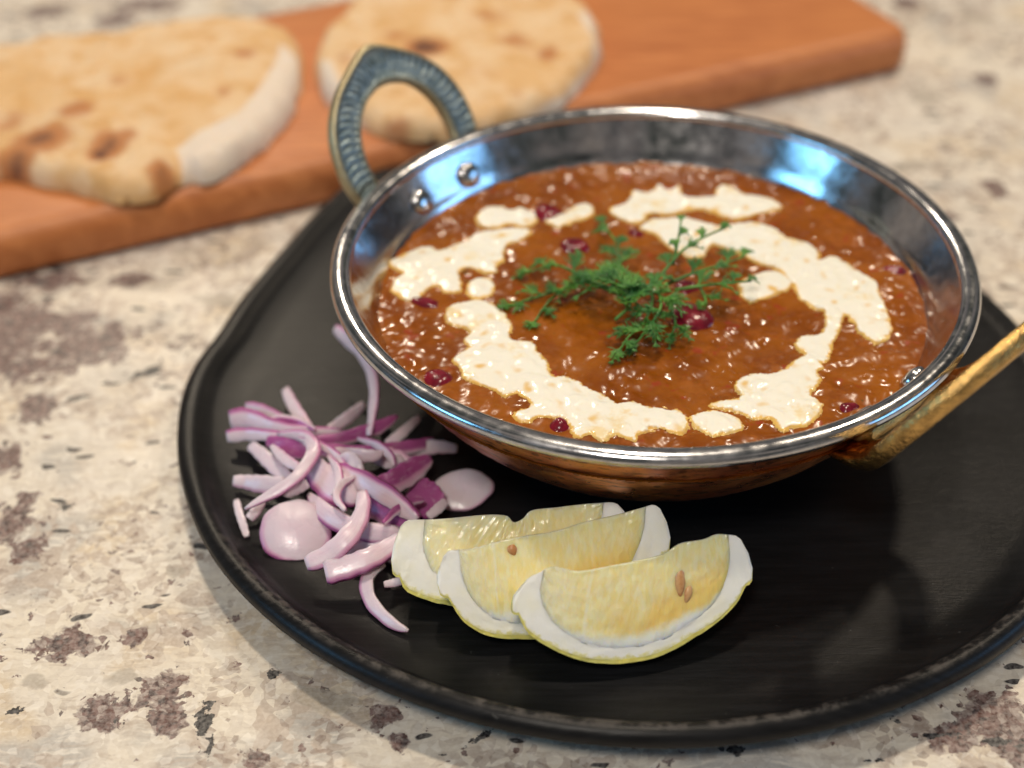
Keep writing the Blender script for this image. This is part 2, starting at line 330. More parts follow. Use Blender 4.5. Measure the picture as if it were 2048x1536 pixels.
# ------------------------------------------------------------------ countertop
def countertop():
    xs = np.concatenate([np.linspace(-1.4, -.42, 14)[:-1], np.arange(-.42, .36, .002), np.linspace(.36, 1.3, 14)[1:]])
    ys = np.concatenate([np.linspace(-1.0, -.22, 12)[:-1], np.arange(-.22, .56, .002), np.linspace(.56, 1.7, 16)[1:]])
    X, Y = np.meshgrid(xs, ys); Z = np.zeros_like(X); st = np.zeros(X.shape + (3,))
    wob = grf(X.shape, .002, .004, .03, 3) * .35
    def blob(px, py, rx, ry, ch, amp=1., ang=0):
        c = at([(px, py)], 0)[0]; ex = at([(px + rx, py)], 0)[0] - c; ey = at([(px, py + ry)], 0)[0] - c
        lx, ly = np.linalg.norm(ex), np.linalg.norm(ey); dx, dy = X - c[0], Y - c[1]; ca, sa = math.cos(ang), math.sin(ang)
        u = (dx * ca + dy * sa) / lx; v = (-dx * sa + dy * ca) / ly
        st[..., ch] = np.maximum(st[..., ch], amp * np.clip(1.35 - .70 * np.hypot(u, v) + wob * .3, 0, 1.1))
    for b in [(60, 640, 75, 26), (25, 690, 50, 45), (170, 690, 75, 36), (55, 735, 60, 20), (75, 820, 34, 20), (95, 562, 55, 14), (25, 1040, 30, 40), (60, 1095, 26, 20), (15, 920, 30, 22), (150, 640, 40, 14), (10, 620, 26, 30), (265, 560, 26, 10),
              (135, 1290, 44, 26), (325, 1385, 34, 30), (270, 1278, 20, 16), (205, 1430, 40, 26), (335, 1440, 30, 22), (772, 1432, 22, 18), (1985, 1440, 70, 40), (1915, 1475, 50, 22), (2040, 1500, 40, 30), (800, 1480, 20, 14), (505, 1528, 18, 12),
              (225, 40, 30, 12), (95, 22, 35, 10), (300, 10, 50, 10), (1805, 6, 22, 10), (1975, 160, 16, 12), (1990, 380, 16, 14), (1900, 430, 12, 8)]: blob(*b, 0)
    for b in [(285, 748, 40, 8, 1, .9, .5), (410, 1430, 18, 34, 1, 1.), (425, 1490, 6, 30, 1, .9), (545, 1350, 16, 10, 1, .85), (235, 1440, 16, 12, 1, .7), (130, 1015, 18, 10, 1, .8), (165, 1092, 16, 12, 1, .8), (30, 1420, 26, 6, 1, .9, .4), (960, 1475, 40, 8, 1, .8, .6), (1880, 1473, 50, 7, 1, .95), (1985, 1484, 60, 7, 1, .95), (1740, 1520, 40, 8, 1, .8), (1470, 1500, 28, 14, 1, .8), (1405, 1480, 30, 10, 1, .7), (880, 1500, 24, 12, 1, .7), (1770, 1440, 26, 14, 1, .75)]: blob(*b)
    for b in [(1860, 330, 110, 14), (1850, 190, 50, 16), (380, 500, 40, 10), (350, 1145, 22, 14), (75, 1360, 40, 24), (250, 1360, 30, 18), (640, 1400, 60, 24), (1560, 1500, 60, 24), (1700, 1460, 44, 24), (1930, 1400, 50, 24), (430, 600, 50, 12), (500, 30, 60, 10), (1960, 40, 60, 12)]: blob(*b, 2)
    o = grid_mesh('countertop', X, Y, Z, np.ones(X.shape, bool), GRANITE, attrs={'stain': st}); tag(o, kind='structure')
countertop()

# ------------------------------------------------------------------ cutting board
def board():
    a0 = np.array([-.2265, .0879]); a1 = np.array([.1405, .2507]); ex = (a1 - a0) / np.linalg.norm(a1 - a0); ey = np.array([-ex[1], ex[0]])
    L0, L1, W = -.12, np.linalg.norm(a1 - a0) + .004, .150; R = .012
    out = []
    for cx, cy, s0 in ((L1 - R, R, -90), (L1 - R, W - R, 0), (L0 + R, W - R, 90), (L0 + R, R, 180)):
        for k in range(9):
            t = math.radians(s0 + k * 90 / 8); out.append((cx + R * math.cos(t), cy + R * math.sin(t), math.cos(t), math.sin(t)))
    prof = [(-.004, .0006), (-.0012, .0022), (0, .005), (0, .012), (-.0013, .0165), (-.004, .0192), (-.008, .0200)]
    V = []; F = []; n = len(out); m = len(prof)
    for (x, y, nx, ny) in out:
        for (i, z) in prof:
            p = a0 + ex * (x + nx * i) + ey * (y + ny * i); V.append((p[0], p[1], z))
    for i in range(n):
        for j in range(m - 1): F.append((i * m + j, ((i + 1) % n) * m + j, ((i + 1) % n) * m + j + 1, i * m + j + 1))
    F.append(tuple(i * m + m - 1 for i in range(n))); F.append(tuple(i * m for i in reversed(range(n))))
    o = mesh('cutting_board', V, F, WOOD); tag(o, 'long orange brown wooden board carrying the two flatbreads', 'cutting board')
board()

# ------------------------------------------------------------------ naans
def naan(poly, label, chars, whites, H, seed, dents=()):
    P = loop_catmull(at(poly, .0235)[:, :2], 160); cell = .0008
    x0, y0 = P.min(0) - .004; x1, y1 = P.max(0) + .004
    X, Y = np.meshgrid(np.arange(x0, x1, cell), np.arange(y0, y1, cell)); d = sdf(P, X, Y) + grf(X.shape, cell, .012, .04, seed) * .0005
    gy_, gx_ = np.gradient(d, cell); gl = np.hypot(gx_, gy_) + 1e-9; mv = np.where((d < 0) & (d > -cell * 1.6), -d / gl, 0); X2, Y2 = X + gx_ / gl * mv, Y + gy_ / gl * mv
    w_ = .0075; t = np.clip(d / w_, 0, 1); edge = np.sqrt(1 - (1 - t) ** 2)
    top = H * .8 + grf(X.shape, cell, .014, .05, seed + 1) * .0006 + grf(X.shape, cell, .003, .009, seed + 2) * .00015
    bake = np.zeros(X.shape + (3,))
    def fld(px, py, rx, ry):
        c = at([(px, py)], .02 + H)[0]; lx = np.linalg.norm(at([(px + rx, py)], .02 + H)[0] - c); ly = np.linalg.norm(at([(px, py + ry)], .02 + H)[0] - c)
        return np.exp(-(((X - c[0]) / lx) ** 2 + ((Y - c[1]) / ly) ** 2) * .8)
    for px, py, rx, ry, a in chars: f = fld(px, py, rx, ry); bake[..., 0] = np.maximum(bake[..., 0], min(1.1, a * 1.05) * f); top -= .0003 * f * a
    for q in whites: s_ = sdf(at(q, .02 + H * .7)[:, :2], X, Y); bake[..., 1] = np.maximum(bake[..., 1], ss(s_, -.003, .004)); top += .0004 * ss(s_, -.003, .006)
    for px, py, rx, ry, a in dents: top += a * fld(px, py, rx, ry)
    Z = .0203 + top * edge
    mk = d > -cell * 1.2
    o = grid_mesh('naan', X2, Y2, Z, mk, NAAN, attrs={'bake': bake}); tag(o, label, 'flatbread', 'flatbreads on the wooden board')
    return o
naan([(-260, 215), (-120, 130), (0, 108), (150, 84), (300, 66), (450, 48), (520, 52), (575, 72), (603, 110), (604, 165), (575, 225), (525, 285), (470, 330), (410, 352), (375, 352), (345, 370), (290, 392), (220, 390), (140, 372), (60, 355), (0, 345), (-150, 350), (-260, 300)],
     'larger blistered flatbread at the left with a folded pale floury edge', [(80, 270, 50, 22, .9), (30, 300, 40, 20, .8), (150, 215, 34, 18, .7), (215, 280, 36, 26, .9), (200, 298, 22, 14, 1.1), (250, 262, 26, 22, .6), (320, 325, 26, 18, .75), (490, 102, 26, 12, .65), (445, 175, 22, 14, .5), (240, 150, 30, 14, .35), (170, 350, 22, 12, .4), (20, 230, 40, 18, .5)],
     [[(350, 295), (410, 265), (480, 230), (520, 180), (545, 130), (560, 90), (600, 110), (604, 165), (575, 225), (525, 285), (470, 330), (410, 352), (362, 352)]], .012, 11, dents=[(345, 330, 22, 40, -.003), (150, 240, 60, 30, .003), (420, 130, 70, 40, .002)])
naan([(636, 160), (628, 120), (650, 70), (690, 30), (720, -20), (800, -70), (940, -95), (1080, -60), (1160, 5), (1198, 60), (1200, 110), (1165, 165), (1110, 208), (1050, 232), (980, 250), (900, 268), (820, 268), (760, 258), (700, 230), (655, 200)],
     'smaller round flatbread behind the blue tinted brass handle', [(850, 85, 42, 16, 1.1), (790, 60, 30, 14, .5), (1095, 95, 22, 14, .7), (1030, 75, 40, 14, .55), (790, 235, 40, 16, .5), (1035, 180, 20, 14, .35), (690, 110, 26, 18, .4), (980, 20, 50, 14, .4), (940, 140, 60, 20, .25)],
     [[(1150, 40), (1185, 80), (1180, 120), (1120, 180), (1040, 215), (980, 235), (990, 262), (1110, 215), (1185, 150), (1205, 90), (1180, 20)], [(640, 120), (665, 130), (690, 190), (740, 235), (700, 232), (636, 180)]], .011, 21)

# ------------------------------------------------------------------ platter
def platter():
    c = np.array([-.0036, -.004])
    trace = [(353, 860), (362, 789), (390, 719), (440, 659), (520, 547), (580, 478), (620, 430), (660, 392), (700, 352)]
    pts = [tuple(p[:2]) for p in at(trace, .0126)] + [(-.088, .150), (-.06, .157), (0, .159), (.055, .152), (.085, .13), (.105, .098), (.1216, .0569), (.1300, .0296), (.1360, .004)]
    pts = [(math.atan2(y - c[1], x - c[0]), math.hypot(x - c[0], y - c[1])) for x, y in pts]
    for a in np.radians(np.arange(-164, -8, 6)): pts.append((a, .1414 - .0026 * math.sin(a) ** 2))
    pts.sort(); A = np.array([p[0] for p in pts]); Rr = np.array([p[1] for p in pts])
    n = 288; th = np.linspace(-math.pi, math.pi, n, endpoint=False)
    r = np.interp(th, np.r_[A[-1] - 2 * math.pi, A, A[0] + 2 * math.pi], np.r_[Rr[-1], Rr, Rr[0]])
    for _ in range(6): r = .25 * np.roll(r, 1) + .5 * r + .25 * np.roll(r, -1)
    prof = [(.060, .0012), (.026, .0012), (.018, .0022), (.0115, .0050), (.0062, .0088), (.0018, .0122), (0, .0146), (.0006, .0166), (.0020, .0181), (.0036, .0186), (.0050, .0182), (.0062, .0171), (.0074, .0150), (.0090, .0127), (.0115, .0111), (.020, .0104), (.032, .0101), (.06, .0100), (.10, .0100), (.125, .0100)]
    V = []; W = []
    for i in range(n):
        lf = .28 + .72 * float(ss(-math.sin(th[i]) + .15 * math.cos(th[i]), -.15, .75))
        for (ins, z) in prof:
            z = .0100 + (z - .0100) * lf if z > .0100 else z
            rr = r[i] - ins * (1 if ins < .03 else r[i] / .1412); rr = max(rr, .012 if z > .005 else .05)
            wob = .00004 * math.sin(th[i] * 19)
            V.append((c[0] + (rr + wob) * math.cos(th[i]), c[1] + (rr + wob) * math.sin(th[i]), z + wob * .6)); W.append((1. if .0030 < ins < .007 else 0.) * float(ss(lf, .45, .9)))
    m = len(prof); F = [(i * m + j, ((i + 1) % n) * m + j, ((i + 1) % n) * m + j + 1, i * m + j + 1) for i in range(n) for j in range(m - 1)]
    F.append(tuple(i * m + m - 1 for i in range(n))); F.append(tuple(i * m for i in reversed(range(n))))
    o = mesh('platter', V, F, PLATTER, attrs={'wear': np.array(W)}); tag(o, 'black platter with a raised scuffed lip under the metal bowl', 'platter')
platter()

# ------------------------------------------------------------------ karahi bowl
bowl = empty('serving_bowl', (0, 0, .0102), label='round copper bottomed steel serving bowl with two brass loop handles holding curry', cat='bowl')
prof_out = [(.001, .0106), (.030, .0108), (.040, .0122), (.0520, .0150), (.0620, .0215), (.0715, .0305), (.0792, .0405), (.0853, .0505), (.0890, .0588), (.0902, .0630)]
po = catmull(prof_out, 40); V, F = lathe([tuple(p) for p in po], 200)
an = np.arctan2(V[:, 1], V[:, 0]); rr = np.hypot(V[:, 0], V[:, 1]); dn = .00022 * np.sin(an * 41 + 7 * np.sin(V[:, 2] * 300)) * np.sin(V[:, 2] * 900 + 3 * np.sin(an * 13)) * ss(rr, .03, .05) * ss(.062 - V[:, 2], 0, .006)
V[:, 0] += dn * np.cos(an); V[:, 1] += dn * np.sin(an); mesh('copper_body', V, F, COPPER, bowl)
pi_ = catmull([(.0897, .0632), (.0886, .0612), (.0862, .0570), (.0838, .0530), (.0812, .0485), (.074, .0405), (.060, .0265), (.001, .0150)], 40)
V, F = lathe([tuple(p) for p in pi_], 200); mesh('steel_lining', V, F[:, ::-1], LINER, bowl)
ring = [(.0920 + .0031 * math.cos(t) * (1 if math.cos(t) > 0 else .95), .0630 + .0024 * math.sin(t) - .0000) for t in np.linspace(0, 2 * math.pi, 21)]
V, F = lathe(ring, 240); mesh('rim', V, F, STEEL, bowl)

def handle(az, mat, label):
    A = math.radians(az); T = math.radians(29.6); o_ = np.array([math.cos(A), math.sin(A), 0]); t_ = np.array([-math.sin(A), math.cos(A), 0]); up = np.array([0, 0, 1.])
    u_ = o_ * math.sin(T) + up * math.cos(T); n_ = np.cross(t_, u_); O = o_ * .0925 + up * .050
    n_ = n_ * np.sign(n_ @ o_ + n_ @ np.array([0, 0, -1.]))
    out = np.array([(14, -9), (20, -6), (25.5, 0), (28.8, 8), (30.5, 17), (29.4, 27), (25.5, 35.5), (19, 42.5), (11.5, 47.5), (4, 51.5), (0, 52.6)]) * .001
    inn = np.array([(8.5, -1), (13, .5), (16.5, 5), (18.4, 12), (18.8, 19), (17.2, 26), (14, 31.5), (9.8, 35.5), (5, 37.6), (2, 38.2), (0, 38.3)]) * .001
    def full(c, n): c = catmull(c, n); return np.vstack([c, (c * [-1, 1])[::-1][1:]])
    n = 150; Oo, Ii = full(out, n), full(inn, n); N = len(Oo); V = []; G = []; DK = []; K = 16
    # cross section: flat patterned face with raised borders, rounded back
    sec = [(0, .2), (.02, .75), (.07, 1.0), (.14, 1.02), (.20, .78), (.32, .72), (.5, .86), (.68, .72), (.80, .78), (.87, 1.0), (.94, 1.0), (.98, .75), (1, .2), (.9, -.8), (.5, -1.), (.1, -.8)]
    for i in range(N):
        for k, (a, h) in enumerate(sec):
            p = Oo[i] * (1 - a) + Ii[i] * a; th = .0027
            rid = 0
            if 3 < k < 9: rid = .00045 * math.sin(i * 1.25 + abs(k - 6) * 1.5) 
            bend = -max(0, (.008 - p[1])) * .32 - max(0, .004 - p[1]) * .5   # feet bend in to the wall
            V.append(O + t_ * p[0] + u_ * p[1] - n_ * (th * h + rid) + o_ * bend); G.append(.75 if k in (2, 3, 9, 10) else (.35 * ss(rid, 0, .0004) if 3 < k < 9 else 1.)); DK.append(ss(-rid, .0001, .0004) if 3 < k < 9 else (.8 if k in (3, 9) else 0.))
    F = [(i * K + k, i * K + (k + 1) % K, (i + 1) * K + (k + 1) % K, (i + 1) * K + k) for i in range(N - 1) for k in range(K)]
    F.append(tuple(range(K - 1, -1, -1))); F.append(tuple((N - 1) * K + k for k in range(K)))
    h = mesh('handle', V, F, mat, bowl, attrs={'groove': np.array(G), 'dark': np.array(DK)}); h['label'] = label
    # foot plate hugging the wall, joined by rivets that show inside
    V = []; F = []
    for i in range(13):
        a = A + (i - 6) / 6 * .185
        for (r, z) in ((.0800, .0425), (.0832, .0418), (.0865, .0438), (.0900, .0510), (.0905, .0545), (.0880, .0560), (.0855, .0545)): V.append((r * math.cos(a), r * math.sin(a), z))
    F = [(i * 7 + k, i * 7 + (k + 1) % 7, (i + 1) * 7 + (k + 1) % 7, (i + 1) * 7 + k) for i in range(12) for k in range(7)]; F += [tuple(range(6, -1, -1)), tuple(84 + k for k in range(7))]
    f = mesh('handle_foot', V, F, mat, None); f.location = (0, 0, 0); f.parent = h; f.matrix_parent_inverse = Matrix.Translation((0, 0, -.0102))
    for s in (-1, 1):
        a = A + s * .135; rc, zc = .0843, .0555; nn = nrm([-math.cos(a) * .86, -math.sin(a) * .86, .5]); c = np.array([rc * math.cos(a), rc * math.sin(a), zc])
        e1 = nrm(np.cross(nn, up)); e2 = np.cross(nn, e1); V = []; F = []
        for j, (q, hh) in enumerate(((.0043, -.0006), (.0042, .0004), (.0035, .0011), (.0022, .0016), (.0008, .0018))):
            for k in range(20): V.append(c + q * (math.cos(k * .314159) * e1 + math.sin(k * .314159) * e2) + nn * hh)
        F = [(j * 20 + k, j * 20 + (k + 1) % 20, (j + 1) * 20 + (k + 1) % 20, (j + 1) * 20 + k) for j in range(4) for k in range(20)]; F.append(tuple(80 + k for k in range(20)))
        rv = mesh('rivet', V, F, STEEL, None); rv.parent = h; rv.matrix_parent_inverse = Matrix.Translation((0, 0, -.0102))
handle(138.5, BR_D, 'patterned blue grey brass loop handle at the back left')
handle(-45, BR_B, 'shiny gold brass loop handle at the right')

# ------------------------------------------------------------------ curry
CELL = .00036; RC = .0862; ZC = .0500
gx = np.arange(-RC, RC + CELL, CELL); GX, GY = np.meshgrid(gx, gx); GR = np.hypot(GX, GY)
H = grf(GX.shape, CELL, .004, .016, 31) * .00020 + grf(GX.shape, CELL, .0022, .006, 32) * .000025
for _sd, _lo, _hi, _th, _am in ((34, .0024, .008, 1.3, .00022), (35, .0011, .003, 1.9, .00020), (36, .0007, .0018, 2.2, .00013)):   # bean bits and small bubbles poking through the sauce
    H += np.clip(grf(GX.shape, CELL, _lo, _hi, _sd) - _th, 0, 1.2) * _am * (.15 + ss(grf(GX.shape, CELL, .008, .03, _sd + 40), 0, 1.4)) * (.35 + .75 * ss(GX - GY, -.03, .05))
H += .0010 * np.exp(-((GR - .040) / .012) ** 2) * np.sin(np.arctan2(GY, GX) * 1.0 + GR * 90 + 1)     # spooned swirl
HC = ZC + H * ss(.0862 - GR, 0, .004) - .0008 * ss(GR, .070, .0845)
o = grid_mesh('bean_curry', GX, GY, HC, GR < .0858, CURRY, attrs={'oil': ss(GR, .0815, .0842) * .8}); tag(o, 'thick orange brown bean curry filling the steel lined bowl', 'curry')
def hc(x, y): return float(HC[min(max(int(round((y + RC) / CELL)), 0), len(gx) - 1), min(max(int(round((x + RC) / CELL)), 0), len(gx) - 1)])

# ------------------------------------------------------------------ cream
c1 = (2.9257, (640, 180)); c2 = (2.738, (1300, 200)); c3 = (2.9257, (640, 560)); c4 = (2.738, (1300, 560))
CREAMS = [
 (crop([(905, 740), (940, 690), (1040, 660), (1120, 685), (1200, 680), (1275, 710), (1270, 760), (1200, 790), (1100, 770), (1050, 790), (960, 790)], *c1), 'short flat cream daub between the back left rivets and a maroon bean'),
 (crop([(1320, 760), (1400, 720), (1480, 670), (1560, 645), (1605, 690), (1580, 740), (1500, 765), (1400, 800), (1360, 790)], *c1), 'smallest slanting cream daub just behind the dill tops'),
 (crop([(400, 985), (480, 940), (560, 905), (640, 900), (700, 930), (760, 890), (860, 860), (930, 815), (1080, 800), (1200, 800), (1240, 830), (1190, 870), (1110, 890), (1080, 940), (1085, 990), (1040, 1020), (1030, 1060), (960, 1060), (880, 1030), (830, 1040), (820, 1090), (835, 1150), (790, 1175), (720, 1170), (680, 1130), (620, 1150), (585, 1200), (520, 1220), (460, 1195), (410, 1150), (430, 1090), (480, 1060), (440, 1030)], *c1), 'ragged cream patch reaching the left wall of the bowl'),
 (crop([(850, 1150), (900, 1090), (980, 1085), (1025, 1130), (1010, 1180), (940, 1210), (870, 1200)], *c1), 'tiny greyish cream dot above the long left streak'),
 (crop([(725, 200), (760, 130), (850, 110), (930, 100), (1000, 130), (1080, 190), (1125, 260), (1125, 330), (1200, 350), (1260, 370), (1300, 430), (1350, 490), (1360, 540), (1440, 545), (1510, 570), (1560, 610), (1650, 640), (1720, 690), (1740, 700), (1830, 690), (1920, 720), (2048, 740)], *c3)
   + crop([(60, 675), (150, 690), (200, 730), (215, 780), (190, 820), (130, 830), (60, 800), (0, 790)], *c4)
   + crop([(1960, 860), (1880, 880), (1850, 930), (1780, 910), (1720, 885), (1680, 920), (1620, 920), (1590, 885), (1540, 910), (1480, 900), (1460, 850), (1420, 800), (1330, 790), (1260, 790), (1240, 815), (1160, 810), (1125, 780), (1170, 740), (1230, 720), (1215, 690), (1140, 650), (1080, 670), (1020, 630), (900, 590), (840, 560), (820, 510), (770, 460), (800, 420), (870, 380), (840, 340), (870, 290), (830, 260), (760, 250)], *c3), 'longest cream streak sweeping from the left to the front rim'),
 (crop([(220, 745), (260, 710), (340, 695), (420, 705), (480, 740), (520, 790), (470, 820), (400, 830), (340, 845), (290, 815), (240, 790)], *c4), 'small oval cream dab next to the front rim'),
 (crop([(320, 675), (370, 645), (440, 640), (500, 620), (465, 580), (470, 530), (530, 500), (620, 490), (700, 480), (780, 430), (830, 400), (890, 390), (930, 430), (960, 470), (920, 490), (945, 530), (920, 570), (880, 610), (930, 640), (945, 700), (920, 740), (860, 785), (790, 790), (730, 810), (690, 790), (670, 750), (600, 750), (530, 740), (490, 710), (420, 690)], *c4), 'glossy jagged cream patch at the front right with a bright wet ridge'),
 ([(1218, 416), (1255, 399), (1265, 375), (1296, 382), (1318, 364), (1337, 375), (1358, 364), (1369, 386), (1402, 390), (1428, 383), (1439, 366), (1464, 368), (1497, 383), (1534, 390), (1565, 406), (1548, 419), (1512, 425), (1483, 434), (1446, 430), (1410, 415), (1373, 419), (1337, 426), (1300, 424), (1289, 440), (1255, 440), (1231, 430)], 'rearmost cream streak lying parallel to the back rim'),
 ([(1278, 450), (1300, 436), (1344, 429), (1388, 432), (1420, 441), (1453, 445), (1504, 438), (1541, 448), (1578, 470), (1618, 481), (1643, 499), (1640, 514), (1665, 507), (1694, 518), (1724, 540), (1753, 558), (1760, 580), (1771, 602), (1786, 646), (1775, 675), (1749, 682), (1727, 667), (1705, 642), (1691, 627), (1680, 657), (1669, 678), (1662, 700), (1651, 722), (1629, 716), (1618, 706), (1592, 689), (1592, 675), (1610, 662), (1636, 664), (1647, 649), (1649, 616), (1629, 609), (1600, 587), (1585, 562), (1556, 529), (1519, 518), (1483, 500), (1446, 485), (1424, 481), (1410, 503), (1384, 511), (1355, 500), (1333, 485), (1322, 470), (1300, 458)], 'broad cream swirl curving down the right half of the curry'),
 (crop([(480, 1000), (530, 950), (640, 905), (720, 915), (775, 960), (770, 1010), (690, 1040), (620, 1070), (550, 1095), (500, 1060)], *c2), 'stubby cream tongue touching the right dill tips'),
]
for k, (poly, lab) in enumerate(CREAMS):
    P = at(poly, ZC + .0012)[:, :2]; P = loop_catmull(P, len(P) * 3)
    a0, b0 = ((P.min(0) + RC) / CELL).astype(int) - 5; a1, b1 = ((P.max(0) + RC) / CELL).astype(int) + 6
    a0, b0 = max(a0, 0), max(b0, 0); sl = (slice(b0, b1), slice(a0, a1)); X, Y = GX[sl], GY[sl]
    d = sdf(P, X, Y) + grf(GX.shape, CELL, .0006, .003, 60 + k)[sl] * .00016 + grf(GX.shape, CELL, .0022, .007, 70 + k)[sl] * .00016
    r = grf(GX.shape, CELL, .0035, .012, 80 + k)[sl]
    hh = np.where(d > 0, (.00062 + .00010 * ss(r, -.5, 1.2)) * np.sqrt(1 - (1 - np.clip(d / .0014, 0, 1)) ** 2) + .00030 * ss(d, .001, .005) + .00010 * np.clip(r, -.9, 2) * ss(d, 0, .003), d * 1.6)
    Hs = HC[sl]; sm = Hs.copy()
    for _ in range(140): sm = (np.roll(sm, 1, 0) + np.roll(sm, -1, 0) + np.roll(sm, 1, 1) + np.roll(sm, -1, 1) + sm) / 5
    bl = ss(d, 0, .0015); Z = Hs * (1 - bl) + (sm + .0001) * bl + hh
    o = grid_mesh('cream_streak', X, Y, Z, d > -.0006, CREAM, attrs={'thick': ss(d, -.0002, .0016) * (.75 + .16 * r)}); tag(o, lab, 'cream', 'cream drizzled on the curry')

# ------------------------------------------------------------------ kidney beans
def bean(px, py, rx, ry, ang, rise, lab):
    c = at([(px, py)], ZC + rise * .5)[0]; V = []; F = []; nu, nv = 20, 12; sc = .000148
    ca, sa = math.cos(ang), math.sin(ang); z0 = hc(c[0], c[1])
    for i in range(nv + 1):
        ph = math.pi * i / nv
        for j in range(nu):
            th = 2 * math.pi * j / nu; x = math.cos(ph); y = math.sin(ph) * math.cos(th); z = math.sin(ph) * math.sin(th)
            y2 = y + .28 * (1 - x * x) - .1; X_, Y_, Z_ = x * rx * sc, y2 * ry * sc * 1.6, z * .0034 * (1 + .08 * math.sin(5 * x + px))
            V.append((c[0] + ca * X_ - sa * Y_, c[1] + sa * X_ + ca * Y_, z0 + Z_ - .0034 + rise))
    F = [(i * nu + j, i * nu + (j + 1) % nu, (i + 1) * nu + (j + 1) % nu, (i + 1) * nu + j) for i in range(nv) for j in range(nu)]
    o = mesh('kidney_bean', V, F, BEAN); tag(o, lab, 'kidney bean', 'kidney beans in the curry')
for b in [(1096, 425, 34, 24, .3, .0022, 'maroon bean wedged between the two small back cream daubs'), (1148, 488, 36, 20, .1, .0020, 'maroon bean in the curry left of the topmost dill'),
          (852, 600, 22, 34, 1.1, .0016, 'maroon bean peeking from under the ragged left cream patch'), (1385, 632, 44, 30, .2, .0026, 'large glossy maroon bean at the right foot of the dill'),
          (1172, 548, 26, 20, 0, .0016, 'bean half hidden among the left dill fronds'), (1375, 572, 28, 20, .5, .0014, 'dark red bean under the right dill frond'),
          (872, 750, 34, 20, -.9, .0016, 'split red bean close to the front left rim'), (1790, 535, 34, 12, -.2, .0012, 'thin red bean near the right inner wall'),
          (1120, 848, 24, 14, 0, .0014, 'small red bean under the front cream streak'), (1272, 462, 22, 14, .2, .0014, 'small red bean behind the dill centre'), (1700, 812, 26, 12, .5, .0010, 'sunken red bean beside the right brass handle')]: bean(*b)

# ------------------------------------------------------------------ dill
def sprig(path, heights, fronds, lab, seed, flen=26, leafn=4, rad=.00055):
    r = np.random.default_rng(seed); P = np.array([at([p], ZC + h)[0] for p, h in zip(path, heights)]); P = catmull(P, 18)
    e = empty('dill_sprig', tuple(P[0]), label=lab, cat='dill', group='dill garnish on the curry')
    V, F = tube(P, np.linspace(rad, rad * .55, len(P)), 6); mesh('stem', V, F, DILL, e)
    fronds = max(3, int(fronds * .8))
    for k in range(fronds):
        t = (k + 1.3) / (fronds + .3); i = min(int(t * (len(P) - 1)), len(P) - 2); T = nrm(P[i + 1] - P[i]); side = nrm(np.cross(T, [0, 0, 1])) * (1 if k % 2 else -1)
        last = k == fronds - 1
        d = nrm(T * (1.0 if last else .75) + side * (0 if last else r.uniform(.5, 1.0)) + np.array([0, 0, r.uniform(-.05, .35)])); L = flen * .00020 * r.uniform(.7, 1.15) * (1.1 - .4 * t)
        Q = catmull([P[i], P[i] + d * L * .5 + np.array([0, 0, .0006]), P[i] + d * L + np.array([0, 0, r.uniform(-.0016, .001)])], 7)
        VV, FF = [], []
        def add(v, f):
            b = len(VV); VV.extend(v); FF.extend([tuple(x + b for x in g) for g in f])
        add(*tube(Q, np.linspace(rad * .7, rad * .35, 7), 5))
        NL = 2 * (leafn // 2 + 2) + 1
        for m in range(NL):
            tip = m == NL - 1; j = 6 if tip else 1 + int((m // 2) * 4.2 / max(1, NL // 2)); T2 = nrm(Q[min(j + 1, 6)] - Q[max(j - 1, 0)]); s2 = nrm(np.cross(T2, [0, 0, 1])) * (1 if m % 2 else -1)
            d1 = nrm(T2 + s2 * (0 if tip else r.uniform(.5, .95)) + np.array([0, 0, r.uniform(-.15, .35)])); s3 = nrm(np.cross(d1, [0, 0, 1])); nt = 4 if r.random() < .6 else 3
            for sub in range(nt):
                off = (sub - (nt - 1) / 2) * r.uniform(.26, .40); d2 = nrm(d1 + s3 * off + np.array([0, 0, r.uniform(-.12, .2)])); l2 = L * r.uniform(.48, .72) * (1.15 - .09 * j)
                add(*tube([Q[j], Q[j] + d1 * l2 * .35 + s3 * off * l2 * .1, Q[j] + d2 * l2 * .72, Q[j] + d2 * l2], np.array([.42, .36, .44, .14]) * rad, 4, .7))
        VV = np.array(VV)
        VV[:, 2] = np.maximum(VV[:, 2], ZC + .0005)
        mesh('frond', VV, FF, DILL, e)
